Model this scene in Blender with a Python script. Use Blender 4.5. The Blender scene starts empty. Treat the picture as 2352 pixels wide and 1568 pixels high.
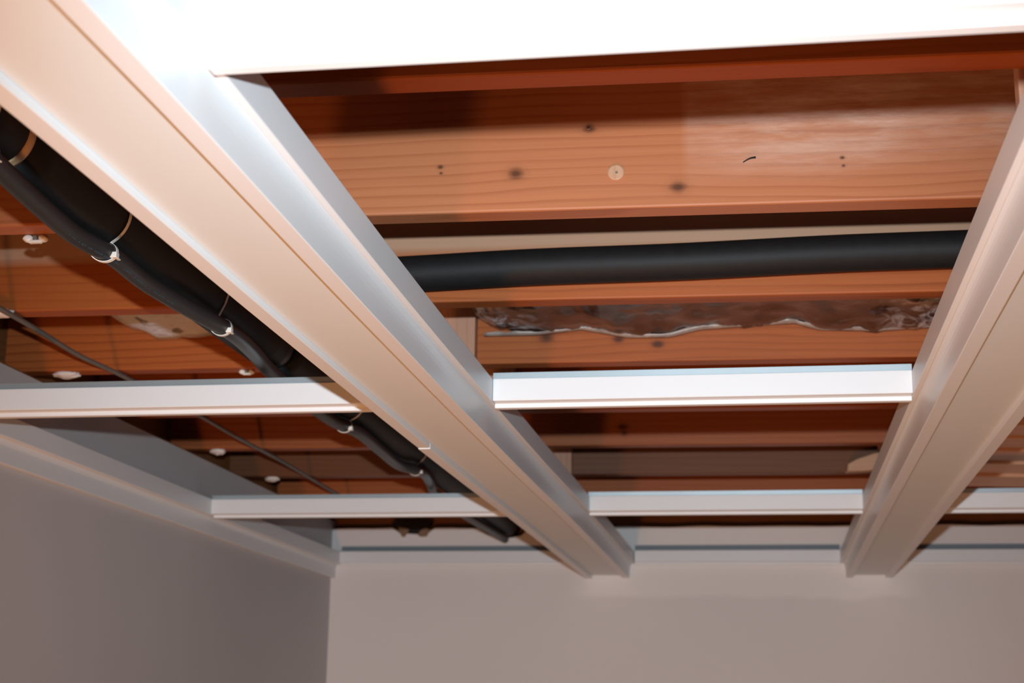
import bpy, bmesh, math, random
from mathutils import Vector, Matrix, noise
random.seed(7)
S = bpy.context.scene
COL = S.collection
ZC = 1.79                       # height of the eye above the floor (m)
F = 3563.5 / 2352               # focal length in frame widths

# ------------------------------------------------------------------ camera
A, T, R0 = .1628, .2419, .0143  # yaw, pitch up, roll
def Rm(axis, t): return Matrix.Rotation(t, 3, axis)
ca, sa, ct, st, cr, sr = math.cos(A), math.sin(A), math.cos(T), math.sin(T), math.cos(R0), math.sin(R0)
Ry = Matrix(((ca, 0, sa), (0, 1, 0), (-sa, 0, ca)))
Rx = Matrix(((1, 0, 0), (0, ct, st), (0, -st, ct)))
Rz = Matrix(((cr, -sr, 0), (sr, cr, 0), (0, 0, 1)))
M = Rz @ Rx @ Ry
ax = [M @ Vector(v) for v in ((1, 0, 0), (0, 0, 1), (0, -1, 0))]     # world X, Y, Z seen in camera (x right, y down, z ahead)
W = Matrix((ax[0], ax[1], ax[2])).transposed()                       # world -> camera
right = Vector(W[0]); down = Vector(W[1]); ahead = Vector(W[2])
cam = bpy.data.cameras.new('camera'); camo = bpy.data.objects.new('camera', cam); COL.objects.link(camo)
mw = Matrix((right, -down, -ahead)).transposed().to_4x4(); mw.translation = (0, 0, ZC)
camo.matrix_world = mw
cam.sensor_width = 22.2; cam.lens = F * 22.2; cam.clip_start = .02
cam.dof.use_dof = True; cam.dof.focus_distance = 1.75; cam.dof.aperture_fstop = 5.6
S.camera = camo

# ------------------------------------------------------------------ light
w = bpy.data.worlds.new('world'); S.world = w; w.use_nodes = True
w.node_tree.nodes['Background'].inputs[0].default_value = (.72, .88, 1.0, 1)
w.node_tree.nodes['Background'].inputs[1].default_value = .085
def light(name, kind, loc, power, color, size, aim=None, cone=60):
    l = bpy.data.lights.new(name, kind); l.energy = power; l.color = color
    o = bpy.data.objects.new(name, l); COL.objects.link(o); o.location = loc
    l.shadow_soft_size = size
    if kind == 'SPOT': l.spot_size = math.radians(cone); l.spot_blend = 1
    if aim: o.rotation_euler = Vector(aim).to_track_quat('-Z', 'Y').to_euler()
    return o
light('camera_flash', 'SPOT', Vector((0, 0, ZC)) - down * .112 - right * .01, 182, (.84, .95, 1.02), .012, ahead + right * .042 + down * .155, 60)
light('work_lamp', 'POINT', (-.67, .80, .30), 57, (1, .41, .12), .13)
S.view_settings.view_transform = 'Standard'; S.view_settings.look = 'None'
S.view_settings.exposure = .10; S.view_settings.gamma = 1

# ------------------------------------------------------------------ materials
class NT:
    def __init__(s, name):
        m = bpy.data.materials.new(name); m.use_nodes = True; s.m = m; s.t = m.node_tree; s.b = s.t.nodes['Principled BSDF']
    def n(s, kind, **kw):
        x = s.t.nodes.new(kind)
        for k, v in kw.items():
            if k.startswith('i_'): x.inputs[k[2:].replace('_', ' ')].default_value = v
            else: setattr(x, k, v)
        return x
    def l(s, a, b): s.t.links.new(a, b)
    def math(s, op, a, b=None, clamp=False):
        x = s.n('ShaderNodeMath', operation=op, use_clamp=clamp)
        for i, v in enumerate((a, b)):
            if v is None: continue
            if isinstance(v, (int, float)): x.inputs[i].default_value = v
            else: s.l(v, x.inputs[i])
        return x.outputs[0]
    def mix(s, fac, a, b, mode='MIX'):
        x = s.n('ShaderNodeMix', data_type='RGBA', blend_type=mode)
        for i, v in ((0, fac), (6, a), (7, b)):
            if isinstance(v, (int, float)): x.inputs[i].default_value = v
            elif isinstance(v, tuple): x.inputs[i].default_value = (*v[:3], 1)
            else: s.l(v, x.inputs[i])
        return x.outputs[2]
    def ramp(s, fac, stops):
        x = s.n('ShaderNodeValToRGB'); e = x.color_ramp.elements
        while len(e) < len(stops): e.new(.5)
        for q, (p, c) in zip(e, stops):
            q.position = p; q.color = (c, c, c, 1) if isinstance(c, (int, float)) else (*c, 1)
        s.l(fac, x.inputs[0]); return x.outputs[0]
    def coords(s, scale=(1, 1, 1), rand=True):
        tc = s.n('ShaderNodeTexCoord'); mp = s.n('ShaderNodeMapping'); mp.inputs['Scale'].default_value = scale
        v = tc.outputs['Object']
        if rand:
            oi = s.n('ShaderNodeObjectInfo'); k = s.math('MULTIPLY', oi.outputs['Random'], 37.0)
            ad = s.n('ShaderNodeVectorMath', operation='ADD'); s.l(v, ad.inputs[0]); s.l(k, ad.inputs[1]); v = ad.outputs[0]
        s.l(v, mp.inputs[0]); return mp.outputs[0]
    def bump(s, h, strength, dist=.002):
        b = s.n('ShaderNodeBump'); b.inputs['Strength'].default_value = strength; b.inputs['Distance'].default_value = dist
        s.l(h, b.inputs['Height']); s.l(b.outputs[0], s.b.inputs['Normal'])

def plain(name, col, rough=.5, metal=0, spec=.5, nz=0, scale=30):
    t = NT(name); t.b.inputs['Base Color'].default_value = (*col, 1)
    t.b.inputs['Roughness'].default_value = rough; t.b.inputs['Metallic'].default_value = metal
    t.b.inputs['Specular IOR Level'].default_value = spec
    if nz:
        n = t.n('ShaderNodeTexNoise', i_Scale=scale, i_Detail=4.0); t.l(t.coords(), n.inputs['Vector'])
        c2 = tuple(max(0, c * (1 - nz)) for c in col)
        t.l(t.mix(n.outputs[0], c2, tuple(min(1, c * (1 + nz * .6)) for c in col)), t.b.inputs['Base Color'])
    return t.m

def wood(name, light_c, dark_c, knots=(), axis='X', scuff=None, grey=None, rough=.5):
    """Sawn softwood: growth rings run along the board, with fine fibres, optional knots in board coordinates (x, z, r)."""
    t = NT(name)
    sc = {'X': (1.5, 9, 9), 'Z': (9, 9, 1.5), 'Y': (9, 1.5, 9)}[axis]
    v = t.coords(sc)
    wv = t.n('ShaderNodeTexWave', wave_type='BANDS', bands_direction='Z' if axis == 'X' else 'X', wave_profile='SAW',
             i_Scale=2.5, i_Distortion=8.5, i_Detail=2.5, i_Detail_Scale=.55, i_Detail_Roughness=.45)
    t.l(v, wv.inputs['Vector'])
    n1 = t.n('ShaderNodeTexNoise', i_Scale=1.3, i_Detail=3.0); t.l(v, n1.inputs['Vector'])
    fib = {'X': (4, 160, 160), 'Z': (160, 160, 4), 'Y': (160, 4, 160)}[axis]
    n2 = t.n('ShaderNodeTexNoise', i_Scale=1.0, i_Detail=2.0); t.l(t.coords(fib), n2.inputs['Vector'])
    k = t.ramp(wv.outputs[1], ((0, 0), (.60, .12), (.86, .75), (.94, .85), (1, .1)))
    k = t.math('MULTIPLY', k, t.ramp(n1.outputs[0], ((.3, .25), (.7, 1.0))))
    k = t.math('ADD', t.math('MULTIPLY', k, .82), t.math('MULTIPLY', n2.outputs[0], .30), True)
    c = t.mix(k, light_c, dark_c)
    n3 = t.n('ShaderNodeTexNoise', i_Scale=.9, i_Detail=2.0); t.l(t.coords((1.5, 6, 6)), n3.inputs['Vector'])
    c = t.mix(t.ramp(n3.outputs[0], ((.35, 0), (.75, .5))), c, tuple(x * .72 for x in light_c))
    tc = t.n('ShaderNodeTexCoord'); sx = t.n('ShaderNodeSeparateXYZ'); t.l(tc.outputs['Object'], sx.inputs[0])
    X, Z = sx.outputs[0], sx.outputs[2]
    if grey:                                     # paler grey band of the board above a height
        z0, col = grey
        f = t.math('MULTIPLY', t.math('SUBTRACT', Z, z0), 60.0, True)
        c = t.mix(t.math('MULTIPLY', f, .75), c, col)
    if scuff:                                    # pale mill scuffing from x0 on
        x0, z0 = scuff
        sn = t.n('ShaderNodeTexNoise', i_Scale=1.0, i_Detail=6.0, i_Roughness=.7); t.l(t.coords((9, 60, 60)), sn.inputs['Vector'])
        sb = t.n('ShaderNodeTexNoise', i_Scale=5.0, i_Detail=2.0); t.l(t.coords(), sb.inputs['Vector'])
        f = t.math('MULTIPLY', t.math('SUBTRACT', X, x0), 90.0, True)
        g = t.math('MULTIPLY', t.math('SUBTRACT', Z, z0), 9.0, True)
        f = t.math('MULTIPLY', f, t.math('MULTIPLY', g, t.ramp(sb.outputs[0], ((.35, .15), (.65, 1)))))
        f = t.math('MULTIPLY', f, t.ramp(sn.outputs[0], ((.38, .25), (.66, 1))))
        c = t.mix(t.math('MULTIPLY', f, .75), c, (.78, .60, .50))
    for kx, kz, r in knots:
        dx = t.math('MULTIPLY', t.math('SUBTRACT', X, kx), .75); dz = t.math('SUBTRACT', Z, kz)
        d = t.math('SQRT', t.math('ADD', t.math('MULTIPLY', dx, dx), t.math('MULTIPLY', dz, dz)))
        d = t.math('ADD', d, t.math('MULTIPLY', t.math('SUBTRACT', n2.outputs[0], .5), r * .8))
        f = t.ramp(t.math('DIVIDE', d, r * 2), ((.12, 1), (.34, .45), (.46, .12), (.8, 0)))
        c = t.mix(t.math('MULTIPLY', f, .85), c, tuple(x * .18 for x in dark_c))
    t.l(c, t.b.inputs['Base Color']); t.b.inputs['Roughness'].default_value = rough
    t.b.inputs['Specular IOR Level'].default_value = .3
    t.bump(n2.outputs[0], .25, .001)
    return t.m

WHITE = plain('white_paint', (.795, .815, .83), .38, nz=.02, scale=6)
PANEL = plain('cream_panel', (.74, .79, .80), .5, nz=.03, scale=8)
DULL = plain('dull_grey_steel', (.24, .26, .28), .6, .2)
GALV = plain('galvanised_steel', (.44, .52, .56), .42, .55, nz=.12, scale=14)
JL, JD = (.45, .122, .028), (.24, .046, .008)
BLACK = plain('black_foam', (.012, .0115, .012), .6, spec=.28, nz=.35, scale=60)
BLACKP = plain('black_plastic_tube', (.02, .023, .025), .42, spec=.5)
PRINT = plain('faded_blue_print', (.03, .06, .085), .5)
TAN = plain('tan_tape', (.62, .42, .24), .45, nz=.3, scale=20)
NYLON = plain('white_nylon', (.80, .77, .70), .35)
PLASTER = plain('white_plaster', (.80, .76, .73), .8, nz=.1, scale=40)
CABLE = plain('grey_cable', (.16, .145, .13), .5, nz=.2, scale=50)
STEEL = plain('nail_steel', (.75, .72, .68), .2, 1)
FILM = plain('pale_film', (.33, .25, .21), .35, nz=.6, scale=70)
PAPER = plain('brown_torn_paper', (.30, .17, .10), .85, nz=.3, scale=40)
VOID = plain('near_black', (.012, .010, .009), .9)  # near-black for the splinter and the painted shade of the wall hole
FLOORM = plain('grey_floor', (.34, .29, .25), .7, nz=.25, scale=5)
SUB = wood('subfloor_boards', (.20, .085, .036), (.12, .04, .016), axis='X')

def wall_mat(name, patch, *cols):
    t = NT(name)
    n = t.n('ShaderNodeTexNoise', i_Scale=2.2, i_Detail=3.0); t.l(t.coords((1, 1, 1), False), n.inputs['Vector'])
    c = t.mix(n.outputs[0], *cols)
    if patch:                                     # filler sanded under the beam ends
        tc = t.n('ShaderNodeTexCoord'); sx = t.n('ShaderNodeSeparateXYZ'); t.l(tc.outputs['Object'], sx.inputs[0])
        n2 = t.n('ShaderNodeTexNoise', i_Scale=5.0, i_Detail=2.0); t.l(t.coords((1, 1, 1), False), n2.inputs['Vector'])
        lim = t.math('ADD', t.math('MULTIPLY', n2.outputs[0], .06), ZC + .318)
        f = t.math('MULTIPLY', t.math('SUBTRACT', sx.outputs[2], lim), 70.0, True)
        a = t.math('MULTIPLY', t.math('ADD', sx.outputs[0], .56), 14.0, True)
        b = t.math('MULTIPLY', t.math('SUBTRACT', .44, sx.outputs[0]), 14.0, True)
        f = t.math('MULTIPLY', f, t.math('MULTIPLY', a, b))
        c = t.mix(t.math('MULTIPLY', f, .8), c, (.90, .86, .835))
    t.l(c, t.b.inputs['Base Color']); t.b.inputs['Roughness'].default_value = .75
    n3 = t.n('ShaderNodeTexNoise', i_Scale=180.0, i_Detail=2.0); t.l(t.coords((1, 1, 1), False), n3.inputs['Vector'])
    t.bump(n3.outputs[0], .06)
    return t.m

def batt_mat(name, base, mark, gloss, crumple_glint=()):
    """Insulation facing: paper with rows of dark printed lozenges and creased clear film."""
    t = NT(name)
    v = t.coords((15, 15, 15), False)
    vo = t.n('ShaderNodeTexVoronoi', distance='MANHATTAN', i_Scale=1.0, i_Randomness=.55); t.l(v, vo.inputs['Vector'])
    n = t.n('ShaderNodeTexNoise', i_Scale=55.0, i_Detail=3.0); t.l(t.coords((1, 1, 1), False), n.inputs['Vector'])
    f = t.ramp(t.math('ADD', vo.outputs['Distance'], t.math('MULTIPLY', n.outputs[0], .35)), ((.40, 1), (.52, 0)))
    c = t.mix(f, base, mark)
    n2 = t.n('ShaderNodeTexNoise', i_Scale=1.0, i_Detail=4.0, i_Distortion=1.2); t.l(t.coords((9, 22, 40), False), n2.inputs['Vector'])
    cr = t.ramp(n2.outputs[0], ((.56, 0), (.66, 1)))
    c = t.mix(t.math('MULTIPLY', cr, .22), c, (.30, .24, .22))
    if crumple_glint:                                   # gathered film at the two ends, its whitish glint painted into the colour
        tc = t.n('ShaderNodeTexCoord'); sx = t.n('ShaderNodeSeparateXYZ'); t.l(tc.outputs['Object'], sx.inputs[0])
        fa = t.math('MULTIPLY', t.math('SUBTRACT', crumple_glint[0], sx.outputs[0]), 16.0, True)
        fb = t.math('MULTIPLY', t.math('SUBTRACT', sx.outputs[0], crumple_glint[1]), 16.0, True)
        n4 = t.n('ShaderNodeTexNoise', i_Scale=1.0, i_Detail=5.0, i_Distortion=2.0); t.l(t.coords((24, 18, 60), False), n4.inputs['Vector'])
        f4 = t.math('MULTIPLY', t.math('ADD', fa, fb, True), t.ramp(n4.outputs[0], ((.44, 0), (.62, 1))))
        c = t.mix(t.math('MULTIPLY', f4, .85), c, (.62, .62, .66))
    t.l(c, t.b.inputs['Base Color']); t.b.inputs['Roughness'].default_value = .5
    t.b.inputs['Coat Weight'].default_value = gloss; t.b.inputs['Coat Roughness'].default_value = .12
    n3 = t.n('ShaderNodeTexNoise', i_Scale=1.0, i_Detail=5.0, i_Distortion=1.5); t.l(t.coords((26, 40, 60), False), n3.inputs['Vector'])
    t.bump(n3.outputs[0], .9, .006)
    return t.m

# ------------------------------------------------------------------ mesh helpers
def tag(o, label=None, cat=None, group=None, kind=None):
    for k, v in (('label', label), ('category', cat), ('group', group), ('kind', kind)):
        if v: o[k] = v
    return o
def empty(name, loc, label, cat, group=None):
    o = bpy.data.objects.new(name, None); COL.objects.link(o); o.location = (loc[0], loc[1], loc[2] + ZC); o.empty_display_size = .05
    return tag(o, label, cat, group)
def mesh(name, bm, mat, parent=None, loc=None, bevel=0, smooth=False, seg=2):
    """Links a bmesh given in eye-level coordinates as one object whose origin is loc."""
    loc = Vector(loc) if loc is not None else Vector((0, 0, 0))
    bmesh.ops.recalc_face_normals(bm, faces=bm.faces)
    me = bpy.data.meshes.new(name)
    off = Vector((0, 0, ZC)) if loc.length == 0 else -loc
    bmesh.ops.translate(bm, verts=bm.verts, vec=off)
    bm.to_mesh(me); bm.free(); me.materials.append(mat)
    o = bpy.data.objects.new(name, me); COL.objects.link(o)
    if loc.length: o.location = loc + Vector((0, 0, ZC))
    if smooth:
        for p in me.polygons: p.use_smooth = True
    if bevel:
        b = o.modifiers.new('bevel', 'BEVEL'); b.width = bevel; b.segments = seg; b.limit_method = 'ANGLE'; b.angle_limit = .5
        b.harden_normals = False
    if parent:
        o.parent = parent
        o.matrix_parent_inverse = Matrix.Translation(-parent.location) if parent.type == 'EMPTY' or True else Matrix()
    return o
def box(bm, x0, x1, y0, y1, z0, z1):
    v = [bm.verts.new((x, y, z)) for x in (x0, x1) for y in (y0, y1) for z in (z0, z1)]
    for f in ((0, 1, 3, 2), (4, 6, 7, 5), (0, 4, 5, 1), (2, 3, 7, 6), (0, 2, 6, 4), (1, 5, 7, 3)): bm.faces.new([v[i] for i in f])
    return v
def B(*a):
    bm = bmesh.new(); box(bm, *a); return bm
def extrude(bm, prof, stations):
    """prof: list of 2D points; stations: list of functions mapping a 2D point to 3D. Closed prism."""
    rings = [[bm.verts.new(f(p)) for p in prof] for f in stations]
    n = len(prof)
    for a, b in zip(rings, rings[1:]):
        for i in range(n): bm.faces.new((a[i], a[(i + 1) % n], b[(i + 1) % n], b[i]))
    bm.faces.new(rings[0]); bm.faces.new(rings[-1][::-1])
def tube(bm, pts, r, n=20, cap=True):
    pts = [Vector(p) for p in pts]; rings = []
    up = Vector((0, 0, 1))
    for i, p in enumerate(pts):
        d = (pts[min(i + 1, len(pts) - 1)] - pts[max(i - 1, 0)]).normalized()
        s = d.cross(up)
        if s.length < .01: s = d.cross(Vector((1, 0, 0)))
        s.normalize(); u = s.cross(d)
        rr = r(i) if callable(r) else r
        rings.append([bm.verts.new(p + (s * math.cos(2 * math.pi * k / n) + u * math.sin(2 * math.pi * k / n)) * rr) for k in range(n)])
    for a, b in zip(rings, rings[1:]):
        for k in range(n): bm.faces.new((a[k], a[(k + 1) % n], b[(k + 1) % n], b[k]))
    if cap: bm.faces.new(rings[0][::-1]); bm.faces.new(rings[-1])
def spline(pts, m=8):
    out = []
    P = [Vector(p) for p in pts]
    for i in range(len(P) - 1):
        p0, p1, p2, p3 = P[max(i - 1, 0)], P[i], P[i + 1], P[min(i + 2, len(P) - 1)]
        for k in range(m):
            t = k / m
            out.append(.5 * ((2 * p1) + (p2 - p0) * t + (2 * p0 - 5 * p1 + 4 * p2 - p3) * t * t + (3 * p1 - p0 - 3 * p2 + p3) * t ** 3))
    out.append(P[-1]); return out

# ------------------------------------------------------------------ the setting
XW, YW = -1.262, 4.454          # inner faces of the left and back walls
tag(mesh('floor', B(-1.6, 2.6, -2.5, 4.7, -ZC - .05, -ZC), FLOORM), kind='structure')
tag(mesh('wall_left', B(XW - .10, XW, -2.5, YW + .10, -ZC, .579), wall_mat('wall_paint_dimmed', False, (.56, .53, .525), (.61, .575, .57))), kind='structure')  # same paint as the back wall, its dimmer light put into the colour
bm = bmesh.new()                # back wall with a ragged top edge and the notches cut for pipes
N = 150; x0, x1 = XW, 2.6
rag = []
for i in range(N + 1):
    x = x0 + (x1 - x0) * i / N
    z = .556 + .004 * noise.noise(Vector((x * 9, 3, 0)))
    if abs(x + 1.015) < .045: z = .538 + .006 * noise.noise(Vector((x * 60, 1, 0)))
    if abs(x + .742) < .07: z = .556 - .031 * max(0, 1 - ((x + .742) / .07) ** 2) ** .5
    rag.append((x, z))
vs = [[bm.verts.new((x, y, z)) for x, z in ([(p[0], -ZC) for p in rag] if k == 0 else rag)] for y in (YW, YW + .013) for k in (0, 1)]
for i in range(N):
    bm.faces.new((vs[0][i], vs[0][i + 1], vs[1][i + 1], vs[1][i])); bm.faces.new((vs[2][i + 1], vs[2][i], vs[3][i], vs[3][i + 1]))
    bm.faces.new((vs[1][i], vs[1][i + 1], vs[3][i + 1], vs[3][i])); bm.faces.new((vs[0][i + 1], vs[0][i], vs[2][i], vs[2][i + 1]))
bm.faces.new((vs[0][0], vs[1][0], vs[3][0], vs[2][0])); bm.faces.new((vs[0][-1], vs[2][-1], vs[3][-1], vs[1][-1]))
tag(mesh('wall_back', bm, wall_mat('wall_paint_lifted', True, (.78, .73, .715), (.83, .785, .765))), kind='structure')  # same paint as the left wall, lightened so the colour carries extra light
tag(mesh('ceiling', B(-1.6, 2.6, -.6, 4.9, .841, .86), SUB), kind='structure')
PLATE = wood('plate_wood', (.30, .125, .045), (.19, .062, .02))
tag(mesh('trim_1', B(XW - .05, 2.6, YW + .03, YW + .12, .50, .6045), PLATE), kind='structure')

tag(mesh('trim_6', B(XW - .13, XW - .05, -2.5, YW + .1, .5795, .6045), PLATE), kind='structure')
tag(mesh('trim_7', B(XW - .14, XW - .10, -2.5, 4.9, .50, .84), PLATE), kind='structure')
tag(mesh('trim_8', B(-1.4, 2.6, 4.80, 4.84, .50, .84), PLATE), kind='structure')

# ------------------------------------------------------------------ floor joists overhead
ZJ, RJ = .6055, .0275
JN = ['second', 'third', 'fourth', 'fifth', 'sixth', 'seventh', 'eighth']
jl = {
 -1: 'sawn floor joist hidden mostly above the nearest white cross beam',
 0: 'orange-lit floor joist directly behind the big white cross beam at the top',
 1: 'wide pale pine floor joist with a round wood plug and several knots',
 2: 'floor joist with the black insulated pipe running along its near face',
 3: 'floor joist below the wrinkled brown insulation, just above the middle white cross beams',
 4: 'floor joist just behind the middle white cross beams, first one below them in the photo',
 5: 'floor joist with one dark teardrop knot, second behind the middle white cross beams',
 6: 'dull brown floor joist carrying the pale wedge of scrap wood',
 7: 'farthest floor joist, just above the far white cross beams by the back wall'}
g_j = 'floor joists overhead'
mats = {
 1: wood('joist_pine_plug', (.475, .170, .070), (.30, .080, .026), scuff=(-.09, .02),
         knots=((-.290, .048, .010), (-.093, .024, .011), (-.384, .060, .0035), (-.383, .052, .0025), (.102, .055, .0030), (.103, .045, .0026), (-.20, .104, .008))),
 2: wood('joist_pine_grey', JL, JD, grey=(.070, (.50, .33, .22))),
 3: wood('joist_pine_knots', JL, JD, knots=((-.365, .046, .014), (-.24, .040, .010), (-.173, .030, .010))),
 5: wood('joist_pine_teardrop', (.38, .110, .033), (.22, .050, .012), knots=((-.306, .040, .012), (-.303, .026, .008))),
 6: wood('joist_brown', (.19, .072, .028), (.12, .040, .015)),
}
JOIST = wood('joist_pine', JL, JD)
joists = {}
for i in range(-1, 8):
    yf = 1.409 + .4064 * i
    bm = B(XW - .09, 2.4, -.038, 0, 0, .234)
    o = mesh('floor_joist', bm, mats.get(i, JOIST), bevel=.003)
    o.data.transform(Matrix.Translation((0, 0, -ZC)))
    o.location = (0, yf, ZJ + ZC); o.rotation_euler.z = math.atan(RJ)
    tag(o, jl[i], 'joist', g_j); joists[i] = o
def jface(i, x): return 1.409 + .4064 * i - .038 + RJ * x
def on_joist(name, bm, mat, i, **kw):
    """A small part fixed to joist i, given in eye-level coordinates."""
    o = mesh(name, bm, mat, **kw); j = joists[i]; o.parent = j
    bpy.context.view_layer.update(); o.matrix_parent_inverse = j.matrix_world.inverted(); return o
def disc_y(x, y, z, r, t, n=28, dome=0):
    bm = bmesh.new()
    tube(bm, [(x, y, z), (x, y - t * .7, z), (x, y - t, z)], lambda k: r * (1, 1, .86)[k], n); return bm
y1 = jface(1, -.17)
pl = wood('plug_wood', (.54, .31, .19), (.38, .18, .09), axis='Z')
pg = on_joist('wood_plug', disc_y(-.1665, y1 + .001, .6509, .0100, .003), pl, 1); pg['label'] = 'pale round end-grain plug'
on_joist('plug_hole', disc_y(-.1655, y1 - .0016, .6503, .0016, .0015, 12), CABLE, 1)
on_joist('nail_head', disc_y(-.2, jface(1, -.2) + .0005, .71, .0026, .002, 14), STEEL, 1)
bm = bmesh.new(); tube(bm, spline([(-.014, jface(1, 0) - .001, .6585), (-.006, jface(1, 0) - .004, .662), (.001, jface(1, 0) - .003, .6635)], 4), lambda k: .0006 + .0001 * k, 8)
on_joist('dark_splinter', bm, VOID, 1, smooth=True)

# ------------------------------------------------------------------ white coffer beams
CL, CR = -.4528, .2853
WL, W1, WG, Z0, Z1, Z2, ZR = .0628, .0771, .0440, .41, .4500, .4850, .4178
def bowL(y):                      # the left beam is slightly bowed, as in the photo
    t = (y - 1.0) / 3.45
    return -.0065 * math.sin(min(1, max(0, t / .62)) * math.pi) + .004 * max(0, -t * 3 + .4) + .008 * max(0, t - .5) * 2
def main_beam(cx, y0, label, bow, split=None):
    root = empty('ceiling_beam', (cx, y0, Z0), label, 'beam', 'long white coffer beams')
    ys = [y0 + (YW - y0) * k / 40 for k in range(41)]
    def run(prof, name, mat, a=y0, b=YW, dz=0, bevel=.0011):
        q = [a] + [y for y in ys if a + .02 < y < b - .02] + [b]
        bm = bmesh.new()
        extrude(bm, prof, [(lambda p, y=y: (cx + p[0] + bow(y), y, p[1] + dz)) for y in q])
        return mesh(name, bm, mat, root, bevel=bevel)
    run([(-WG - .002, ZR), (WG + .002, ZR), (WG + .002, ZR + .012), (-WG - .002, ZR + .012)], 'soffit_panel', PANEL, bevel=0)
    for s in (-1, 1):
        cove = [(s * WL, Z0 + .016)]                           # face rises, then hollows outward to the ledge
        for k in range(1, 7):
            a = k / 6 * math.pi / 2
            cove.append((s * (WL + .007 * (1 - math.cos(a))), Z0 + .016 + .024 * math.sin(a)))
        prof = [(s * WG, Z0), (s * WL, Z0)] + cove + [(s * (WL + .007), Z2 - .004), (s * WG, Z2 - .004)]
        if split and s < 0:
            run(prof, 'edge_rail', WHITE, y0, split - .0008); run(prof, 'edge_rail', WHITE, split + .0008, YW, dz=-.0015)
        else: run(prof, 'edge_rail', WHITE)
        run([(s * (WL + .0071), Z1), (s * W1, Z1), (s * W1, Z2), (s * (WL + .0071), Z2)], 'side_board', WHITE)
    return root
BL = main_beam(CL, .35, 'long white ceiling beam crossing the photo from top left to the back wall', bowL, 2.30)
BR = main_beam(CR, .35, 'long white ceiling beam at the right of the photo, running to the back wall', lambda y: 0)

# cross beams: profile in (y, z), built from the near face back
YC = (.979, 2.189, 3.372)
def cross_beam(yc, xa, xb, label, rail=True, up=0):
    root = empty('cross_beam', ((xa + xb) / 2, yc, .445), label, 'beam', 'short white cross beams')
    bm = bmesh.new()
    zb, zl, zt = .445, .4512, .4850 + up; zr = zt + .0087
    prof = [(yc - .0131, zb), (yc, zb), (yc, zl), (yc + .018, zl + .002), (yc + .018, zt), (yc - .031, zt), (yc - .031, zl + .001), (yc - .0131, zl)]
    extrude(bm, prof, [(lambda p, x=x: (x, p[0], p[1])) for x in (xa, xb)])
    mesh('face_board', bm, WHITE, root, bevel=.0011)
    if rail:
        bm = bmesh.new()
        extrude(bm, [(yc - .0295, zt), (yc + .0165, zt), (yc + .0165, zr), (yc + .015, zr), (yc + .015, zt + .0015), (yc - .028, zt + .0015), (yc - .028, zr), (yc - .0295, zr)],
                [(lambda p, x=x: (x, p[0], p[1])) for x in (xa, xb)])
        mesh('steel_rail', bm, GALV, root)
    return root
LA, LB, RA, RB = CL - W1, CL + W1, CR - W1, CR + W1
e = .0002
cross_beam(YC[0], LB + e - .003, RA - e, 'brightest white cross beam at the top of the photo, nearest the camera', up=.022)
cross_beam(YC[0], XW + .03, LA - e - .006, 'nearest white cross beam out of sight left of the long left beam')
cross_beam(YC[1], XW + .03, LA - e - .006, 'white cross beam left of the long left beam, below the black pipe and hose')
cross_beam(YC[1], LB + e - .006, RA - e, 'middle white cross beam between the two long beams, under the wrinkled brown insulation')
cross_beam(YC[1], RB + e, 2.3, 'middle white cross beam right of the right-hand long beam')
cross_beam(YC[2], XW + .03, LA - e, 'far white cross beam starting at the left wall trim')
cross_beam(YC[2], LB + e, RA - e, 'far white cross beam between the two long beams')
cross_beam(YC[2], RB + e, 2.3, 'far white cross beam at the right edge of the photo')

# moulding on the walls
def moulding(name, prof, a, b, along):
    bm = bmesh.new()
    extrude(bm, prof, [(lambda p, q=q: (p[0], q, p[1]) if along == 'Y' else (q, p[0], p[1])) for q in (a, b)])
    return tag(mesh(name, bm, WHITE, bevel=.0012), kind='structure')
def half(w0, s):                                   # stepped profile standing off the wall at w0
    return [(w0, Z0), (w0 + s * .014, Z0), (w0 + s * .0145, Z0 + .030), (w0 + s * .018, Z1 - .001), (w0 + s * .030, Z1), (w0 + s * .030, Z2 + .001), (w0, Z2 + .001)]
moulding('trim_2', half(XW, 1), -2.0, YW, 'Y')
def back_half(a, b, name):
    moulding(name, [(YW, .446), (YW - .013, .446), (YW - .014, .4525), (YW - .026, .4525), (YW - .026, .4860), (YW, .4860)], a, b, 'X')
back_half(XW + .0305, LA + .012, 'trim_3'); back_half(LB + .010, RA, 'trim_4'); back_half(RB, 2.5, 'trim_5')
def rail_back(a, b, label):
    bm = bmesh.new(); extrude(bm, [(YW, .4862), (YW - .024, .4862), (YW - .024, .488), (YW - .003, .488), (YW - .003, .503), (YW, .503)], [(lambda p, x=x: (x, p[0], p[1])) for x in (a, b)])
    tag(mesh('steel_angle', bm, DULL), label, 'bracket', 'steel angles on the back wall')
rail_back(XW + .031, LA + .012, 'thin steel angle on the back wall trim left of the long left beam')
rail_back(LB + .010, RA, 'thin steel angle on the back wall trim between the two long beams')
rail_back(RB, 2.5, 'thin steel angle on the back wall trim right of the right-hand beam')

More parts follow.
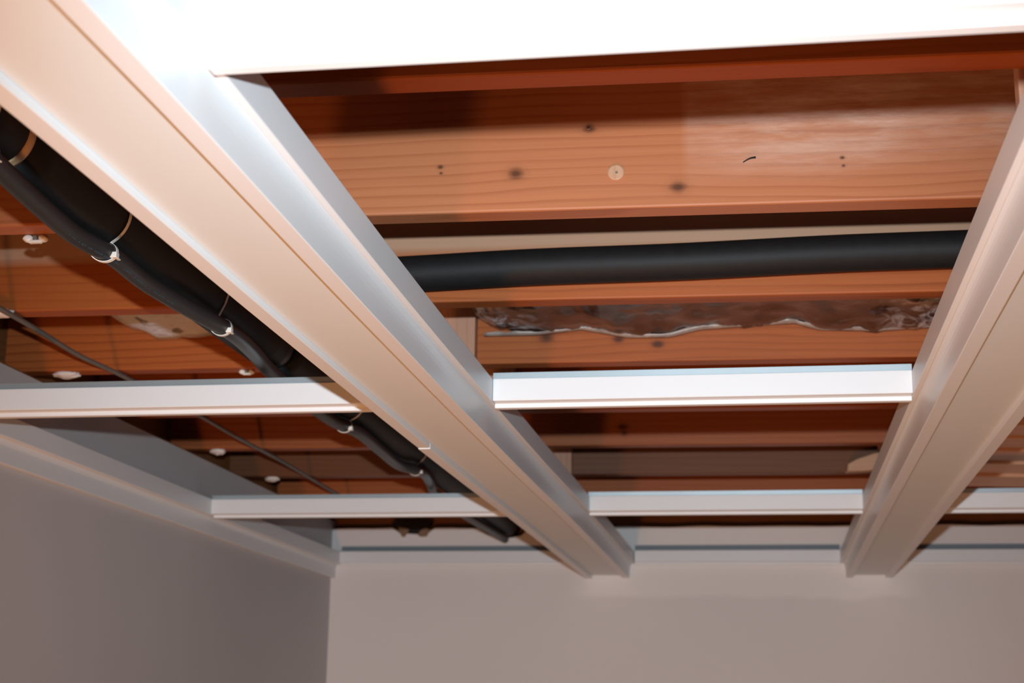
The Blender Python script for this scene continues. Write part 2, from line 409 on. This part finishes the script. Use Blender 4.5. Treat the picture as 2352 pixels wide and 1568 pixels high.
# ------------------------------------------------------------------ wooden hangers and scraps
HANG = wood('hanger_wood', (.56, .31, .21), (.36, .14, .075), axis='Z')
def hanger(i, xa, xb, z0, label, z1=.80, t=.03, y=None):
    y = y or jface(i, (xa + xb) / 2) - .0015
    o = mesh('hanger_board', B(xa, xb, y - t, y, z0, z1), HANG, bevel=.0015, loc=((xa + xb) / 2, y, z0)); o.rotation_euler.z = math.atan(RJ)
    return tag(o, label, 'board', 'hanger boards above the beams')
hanger(3, -.575, -.4835, .487, 'pinkish upright hanger board with straight vertical grain left of the brown insulation')
hanger(4, -.575, -.481, .487, 'upright hanger board peeping over the left end of the middle cross beam')
hanger(6, -.56, -.466, .487, 'upright hanger board against the dull brown joist beside the left beam')
hanger(1, .246, .340, .487, 'upright hanger board at the top right corner above the right beam', z1=.82, t=.02, y=1.437)
hanger(6, .276, .36, .655, 'upright hanger board just above the pale wedge of scrap wood')
bm = bmesh.new()                                    # rough wedge of scrap lumber
ys = jface(6, .26)
pts = [(.197, .6015), (.199, .620), (.222, .632), (.262, .645), (.34, .655), (.42, .655), (.42, .606), (.28, .6055), (.24, .602)]
extrude(bm, pts, [(lambda p, k=k: (p[0] + .004 * (k == 0), ys - (.045, .003)[k], p[1])) for k in (0, 1)])
SCR = wood('scrap_wood', (.66, .40, .25), (.46, .22, .11))
tag(mesh('scrap_wood', bm, SCR, loc=(.3, ys, .61), bevel=.003), 'pale wedge-shaped scrap of wood sticking out left of the right beam', 'scrap wood')
def planks():
    m = wood('sheathing_wood', (.80, .47, .30), (.62, .29, .15))
    edges = (3.10, 3.245, 3.39, 3.555, 3.73, 3.945)
    names = ('nearest of the orange boards right of the right beam', 'second nearest of the orange boards right of the right beam',
             'middle one of the five orange boards right of the right beam', 'second farthest of the orange boards right of the right beam',
             'farthest of the orange boards right of the right beam, edging the dark gap')
    for k in range(5):
        c_ = math.cos(.17) * .985; mid = (edges[k] + edges[k + 1]) / 2; a, b = mid + (edges[k] - mid) * c_, mid + (edges[k + 1] - mid) * c_
        o = mesh('sheathing_board', B(-.08, 1.4, -(b - a) / 2, (b - a) / 2, -.0085, .0085), m, bevel=.002)
        o.data.transform(Matrix.Translation((0, 0, -ZC))); o.location = (.52, (a + b) / 2, .5915 + ZC); o.rotation_euler = (math.radians(2.4), 0, .17)
        tag(o, names[k], 'board', 'orange boards under the joists')
planks()

# ------------------------------------------------------------------ pipes
t = empty('insulated_pipe', (-.64, 2.15, .64), 'straight black insulated pipe running left to right along the joist face', 'pipe')
bm = bmesh.new()
hp = []
for k in range(81):
    x = -.645 + k * (2.95 / 80)
    hp.append((x, jface(2, x) - .0385 + .0012 * math.sin(x * 9), .6505 + .0215 * min(x, .6) + .0010 * math.sin(x * 14)))
tube(bm, hp, .0268, 32); mesh('foam_sleeve', bm, BLACK, t, smooth=True)
bm = bmesh.new(); tube(bm, [(-.70, hp[0][1], hp[0][2]), (-.64, hp[0][1], hp[0][2])], .010, 18); mesh('inner_pipe', bm, TAN, t, smooth=True)

XP, ZP, RP = -.7456, .5660, .0380
def px_(y): return XP - .004 * math.sin((y - 1.4) * 2.2) + .010 * max(0, min(1, (y - 2.3) / 1.0))
t = empty('insulated_pipe', (XP, .4, ZP), 'thick black insulated pipe running front to back left of the long left beam', 'pipe')
def sleeve(a, b, r, name='foam_sleeve', mat=BLACK, lip=0):
    bm = bmesh.new(); n = max(4, int((b - a) / .05))
    tube(bm, [(px_(a + (b - a) * k / n), a + (b - a) * k / n, ZP) for k in range(n + 1)], lambda k: r - (.004 if k in (0, n) and lip else 0), 40)
    return mesh(name, bm, mat, t, smooth=True)
YJ = 1.345; YK = 2.235
sleeve(.4, YJ, RP); sleeve(YJ - .05, YJ + .05, RP - .006, 'inner_pipe', TAN)
rg = sleeve(YJ + .001, YJ + .014, RP + .0005, 'joint_tape', TAN); rg['label'] = 'tan ring at the joint'
sleeve(YJ + .0145, YK, RP + .0002); sleeve(YK - .02, YK + .035, RP - .0035, 'joint_collar', BLACKP); sleeve(YK + .03, 4.62, RP - .002)

HZ = .5165
hose_px = [(-.700, .9), (-.712, 1.2), (-.7262, 1.348), (-.7335, 1.42), (-.741, 1.529), (-.7325, 1.612), (-.7365, 1.72), (-.7290, 1.833), (-.7202, 1.912), (-.7151, 1.984), (-.7202, 2.073),
           (-.7375, 2.25), (-.7487, 2.58), (-.7305, 2.72), (-.7356, 2.904), (-.7396, 3.086), (-.7113, 3.184), (-.7288, 3.354), (-.7496, 3.50), (-.752, 3.8), (-.74, 4.2), (-.735, 4.40)]
hose_pts = spline([(x, y, HZ) for x, y in hose_px], 8)
def clear(p):                                       # keep the hose resting against the pipe, not in it
    d = Vector((p.x - px_(p.y), 0, p.z - ZP)); need = RP + .0115
    if d.length < need: p = p + d.normalized() * (need - d.length)
    return p
hose_pts = [clear(p) for p in hose_pts]
th = empty('black_hose', (-.72, .9, HZ), 'thin black hose strapped under the thick black pipe with white ties', 'hose')
bm = bmesh.new(); tube(bm, hose_pts, .0112, 24); mesh('tube', bm, BLACKP, th, smooth=True)
bm = bmesh.new()                                    # faded unreadable print on the hose
for p, q in zip(hose_pts, hose_pts[1:]):
    if 1.50 < p.y < 1.78:
        d = (q - p)
        for k in range(3):
            if random.random() < .25: continue
            c = p + d * (k / 3); h = random.uniform(.0016, .0030); wd = d.length / 3 * random.uniform(.35, .7)
            ang = math.radians(52)
            nrm = Vector((math.cos(ang), 0, -math.sin(ang))); tg = Vector((math.sin(ang), 0, math.cos(ang)))
            c = c + nrm * .0113; dn = d.normalized() * wd
            vv = [bm.verts.new(c + tg * sx * h * .5 + dn * sy + nrm * n_) for n_ in (0, .0003) for sx in (-1, 1) for sy in (0, 1)]
            for f in ((0, 1, 3, 2), (4, 6, 7, 5), (0, 4, 5, 1), (2, 3, 7, 6), (0, 2, 6, 4), (1, 5, 7, 3)): bm.faces.new([vv[i] for i in f])
mesh('print', bm, PRINT, th)

def hose_at(y): return min(hose_pts, key=lambda p: abs(p.y - y))
def zip_tie(y, label, head=True):
    h = hose_at(y); c1 = Vector((px_(y), ZP)); c2 = Vector((h.x, h.z)); r1, r2 = RP + .0022, .0112 + .0014
    t = empty('zip_tie', (h.x, y, h.z), label, 'cable tie', 'white cable ties on the hose')
    pts = []                                        # loop: outline of both circles seen along the pipe
    cm = (c1 * r2 + c2 * r1) / (r1 + r2)
    for k in range(72):
        a = 2 * math.pi * k / 72; d = Vector((math.cos(a), math.sin(a)))
        best = 0
        for c, r in ((c1, r1), (c2, r2)):
            oc = cm - c; b = oc.dot(d); q = b * b - (oc.dot(oc) - r * r)
            if q > 0: best = max(best, -b + math.sqrt(q))
        p = cm + d * best; pts.append(p)
    sm = [(pts[k - 1] + pts[k] * 2 + pts[(k + 1) % 72]) / 4 for k in range(72)]
    bm = bmesh.new(); wd, th_ = .0028, .0010; rings = []
    for k, p in enumerate(sm):
        n2 = (p - cm).normalized(); a = 2 * math.pi * k / 72
        sk = .012 * math.cos(a)
        rings.append([bm.verts.new((p.x + n2.x * o_, y + sk + s_, p.y + n2.y * o_)) for o_, s_ in ((0, -wd), (th_, -wd), (th_, wd), (0, wd))])
    for k in range(72):
        a, b = rings[k], rings[(k + 1) % 72]
        for i in range(4): bm.faces.new((a[i], a[(i + 1) % 4], b[(i + 1) % 4], b[i]))
    mesh('strap', bm, NYLON, t, smooth=False)
    # locking head in the notch between hose and pipe, facing down towards the room
    k = min(range(72), key=lambda k: (sm[k] - Vector((h.x + .012, h.z - .004))).length)
    p = sm[k]; bm = B(p.x - .0040, p.x + .0040, y - .0040 + .004, y + .0052 + .004, p.y - .0048, p.y + .0022)
    lh = mesh('lock_head', bm, NYLON, t, bevel=.0010)
    bm = B(p.x - .0016, p.x + .0016, y + .008, y + .0185, p.y - .0032, p.y - .0020); tl = mesh('tail', bm, NYLON, lh)
    return t
for y, l in ((1.272, 'white cable tie at the left edge of the photo, beside the tan pipe joint'), (1.592, 'clearest white cable tie, where the hose with faint blue print meets the pipe'),
             (1.938, 'white cable tie in front of the grey insulation where hose leaves the pipe'), (2.655, 'white cable tie just behind the left middle cross beam'),
             (3.150, 'farthest cable tie on the pipe, nearest the back wall')): zip_tie(y, l)

# grey cable stapled under the joists
bm = bmesh.new()
wp = [(-1.10, .3, .5985), (-1.115, 1.3, .5985), (-1.1281, 2.1055, .599), (-1.1334, 2.2475, .599), (-1.1421, 2.4134, .597), (-1.132, 2.5788, .599), (-1.1256, 2.9327, .5985), (-1.1257, 3.2311, .5985), (-1.1277, 3.5248, .5985), (-1.1381, 4.0273, .5985), (-1.14, 4.46, .5985)]
tube(bm, spline([(x, y, z + .0015 * math.sin(y * 11)) for x, y, z in wp], 10), .0042, 12)
tag(mesh('electric_cable', bm, CABLE, smooth=True), 'thin grey cable running front to back under the joists near the left wall', 'cable')

def clip(x, y, s, label):
    t = empty('cable_clip', (x, y, ZJ), label, 'clip', 'white clips under the joists')
    for sg in (-1, 1):
        bm = bmesh.new(); bmesh.ops.create_uvsphere(bm, u_segments=16, v_segments=10, radius=.0065 * s)
        for v in bm.verts: v.co = Vector((v.co.x * 1.15, v.co.y * .9, v.co.z * .8)) + noise.noise_vector(v.co * 190 + Vector((sg, 0, x))) * .0016
        bmesh.ops.translate(bm, verts=bm.verts, vec=(x + sg * .0105 * s, y, ZJ - .004 * s)); mesh('jaw', bm, NYLON, t, smooth=True)
    bm = B(x - .0085 * s, x + .0085 * s, y - .004, y + .003, ZJ - .0105 * s, ZJ - .0065 * s); mesh('bridge', bm, NYLON, t, bevel=.001)
    mesh('nail', B(x - .0028, x + .0028, y - .004, y + .001, ZJ - .0065 * s, ZJ), CABLE, t, bevel=.0008)
clip(-.921, 1.800 - .006, 1.0, 'broken white cable clip on the joist at the far left, left of the hose')
clip(-.9013, 2.583, .85, 'small white cable clip just above the left middle cross beam beside the hose')

def dab(x, y, w_, h_, label):
    bm = bmesh.new(); bmesh.ops.create_icosphere(bm, subdivisions=4, radius=1)
    for v in bm.verts:
        n = noise.noise(v.co * 2.1 + Vector((x * 40, y * 9, 0)))
        v.co = Vector((v.co.x * w_ * (1 + .25 * n), v.co.y * .017, v.co.z * h_ * (1 + .3 * n)))
    bmesh.ops.translate(bm, verts=bm.verts, vec=(x, y, ZJ - h_ * .35))
    tag(mesh('plaster_dab', bm, PLASTER, smooth=True, loc=(x, y, ZJ)), label, 'plaster', 'plaster dabs on the joists by the left wall')
for x, y, w_, h_, l in ((-1.238, 2.575, .024, .007, 'white plaster dab under the joist just above the left middle cross beam'),
                 (-1.15, 2.150, .020, .007, 'white plaster dab at the left photo edge beside the grey cable'),
                 (-1.240, 3.385, .018, .008, 'nearer of two white plaster dabs between the left cross beams, by the wall top'),
                 (-1.240, 3.795, .018, .008, 'farther of two white plaster dabs between the left cross beams, by the wall top')):
    dab(x, y, w_, h_, l)

# insulation tucked between the joists
def batt(name, xa, xb, label, mat, low, wave, seed, film=False, fall=.018):
    bm = bmesh.new(); nx, ny = int((xb - xa) * 110), 22
    ya, yb = 2.2245, 2.586
    g = {}
    for i in range(nx + 1):
        for j in range(ny + 1):
            u, v = i / nx, j / ny; x = xa + (xb - xa) * u; y = ya + (yb - ya) * v + RJ * x
            z = low + wave(x) * (v ** 2) + fall * (1 - v) + .010 * noise.noise(Vector((x * 11, y * 9, seed))) + .005 * noise.noise(Vector((x * 34, y * 26, seed + 4)))
            z += .004 * abs(noise.noise(Vector((x * 60 + y * 40, y * 20, seed + 9))))
            k = min(u, 1 - u)
            kk = k * (xb - xa) / .07
            if kk < 1: z += .03 * (1 - kk) ** 2
            g[i, j] = bm.verts.new((x, y, z))
    top = {}
    for i in range(nx + 1):
        for j in (0, ny): top[i, j] = bm.verts.new((g[i, j].co.x, g[i, j].co.y, .815))
    for i in range(nx):
        for j in range(ny): bm.faces.new((g[i, j], g[i + 1, j], g[i + 1, j + 1], g[i, j + 1]))
        bm.faces.new((g[i, 0], top[i, 0], top[i + 1, 0], g[i + 1, 0])); bm.faces.new((g[i, ny], g[i + 1, ny], top[i + 1, ny], top[i, ny]))
        bm.faces.new((top[i, 0], top[i, ny], top[i + 1, ny], top[i + 1, 0]))
    for i in (0, nx):
        bm.faces.new([g[i, j] for j in range(ny + 1)] + [top[i, ny], top[i, 0]])
    root = tag(mesh(name, bm, mat, smooth=True, loc=((xa + xb) / 2, 2.4, low)), label, 'insulation', 'insulation batts between the joists')
    if film:                                      # loose pale lip of film along the near edge
        bm = bmesh.new(); rows = []
        for i in range(401):
            x = xa + .01 + (xb - xa - .02) * i / 400; y = yb + RJ * x - .004
            zb = low + wave(x) - .003; h = .0065 + .012 * noise.noise(Vector((x * 7, 1, 5))) + .004 * noise.noise(Vector((x * 50, 2, 5)))
            h = max(.0012, h); d = .003 * noise.noise(Vector((x * 30, 7, 1)))
            rows.append([bm.verts.new(q) for q in ((x, y, zb), (x, y - .004 + d, zb + .001), (x, y - .010 + d, zb + h), (x, y - .008 + d, zb + h + .001), (x, y, zb + .004))])
        for a, b in zip(rows, rows[1:]):
            for i in range(5): bm.faces.new((a[i], a[(i + 1) % 5], b[(i + 1) % 5], b[i]))
        bm.faces.new(rows[0]); bm.faces.new(rows[-1][::-1])
        fo = mesh('film_lip', bm, FILM, root, smooth=True); fo['label'] = 'pale folded film lip'
    return root
def wv(x):
    pts = ((-.48, -.004), (-.38, -.004), (-.30, .004), (-.22, -.012), (-.15, -.012), (-.10, 0), (0, .006), (.06, .008), (.10, -.004), (.2, -.008), (.30, -.002), (.6, 0))
    for (a, fa), (b, fb) in zip(pts, pts[1:]):
        if x <= b: return fa + (fb - fa) * max(0, (x - a) / (b - a))
    return 0
batt('insulation_batt', -.4805, 2.30, 'wrinkled brown film-covered insulation batt between the joists above the middle cross beam',
     batt_mat('brown_insulation_film', (.050, .019, .012), (.006, .005, .005), .8, (-1.26, -.72)), .659, wv, 2, True)
batt('insulation_batt', -1.17, -.60, 'pale grey insulation batt between the joists behind the black pipe and hose',
     batt_mat('grey_insulation_paper', (.60, .63, .68), (.20, .20, .19), .1), .662, lambda x: .03 * max(0, (-1.06 - x) / .1) - .002 * math.sin(x * 30), 7, fall=.07)

# torn hole in the back wall
t = empty('torn_wall_hole', (-1.02, YW, .56), 'dark torn hole with brown paper flaps at the top of the back wall', 'wall hole')
bm = bmesh.new(); pr = [(-1.083, .576), (-1.075, .560), (-1.050, .553), (-1.035, .541), (-1.012, .538), (-.990, .548), (-.972, .560), (-.962, .574)]
extrude(bm, pr, [(lambda p, y=y: (p[0], y, p[1])) for y in (YW - .0015, YW + .029)]); mesh('opening_shade', bm, VOID, t)  # solid near-black block, painted shade inside the torn hole
for pr in ([(-1.062, .560), (-1.050, .531), (-1.041, .528), (-1.034, .538), (-1.028, .552), (-1.040, .556)], [(-.992, .550), (-1.002, .535), (-.992, .529), (-.974, .530), (-.966, .548), (-.976, .556)]):
    bm = bmesh.new(); extrude(bm, pr, [(lambda p, k=k: (p[0], YW - .004 - k * .002 - (.56 - p[1]) * .25, p[1])) for k in (0, 1)]); mesh('paper_flap', bm, PAPER, t)
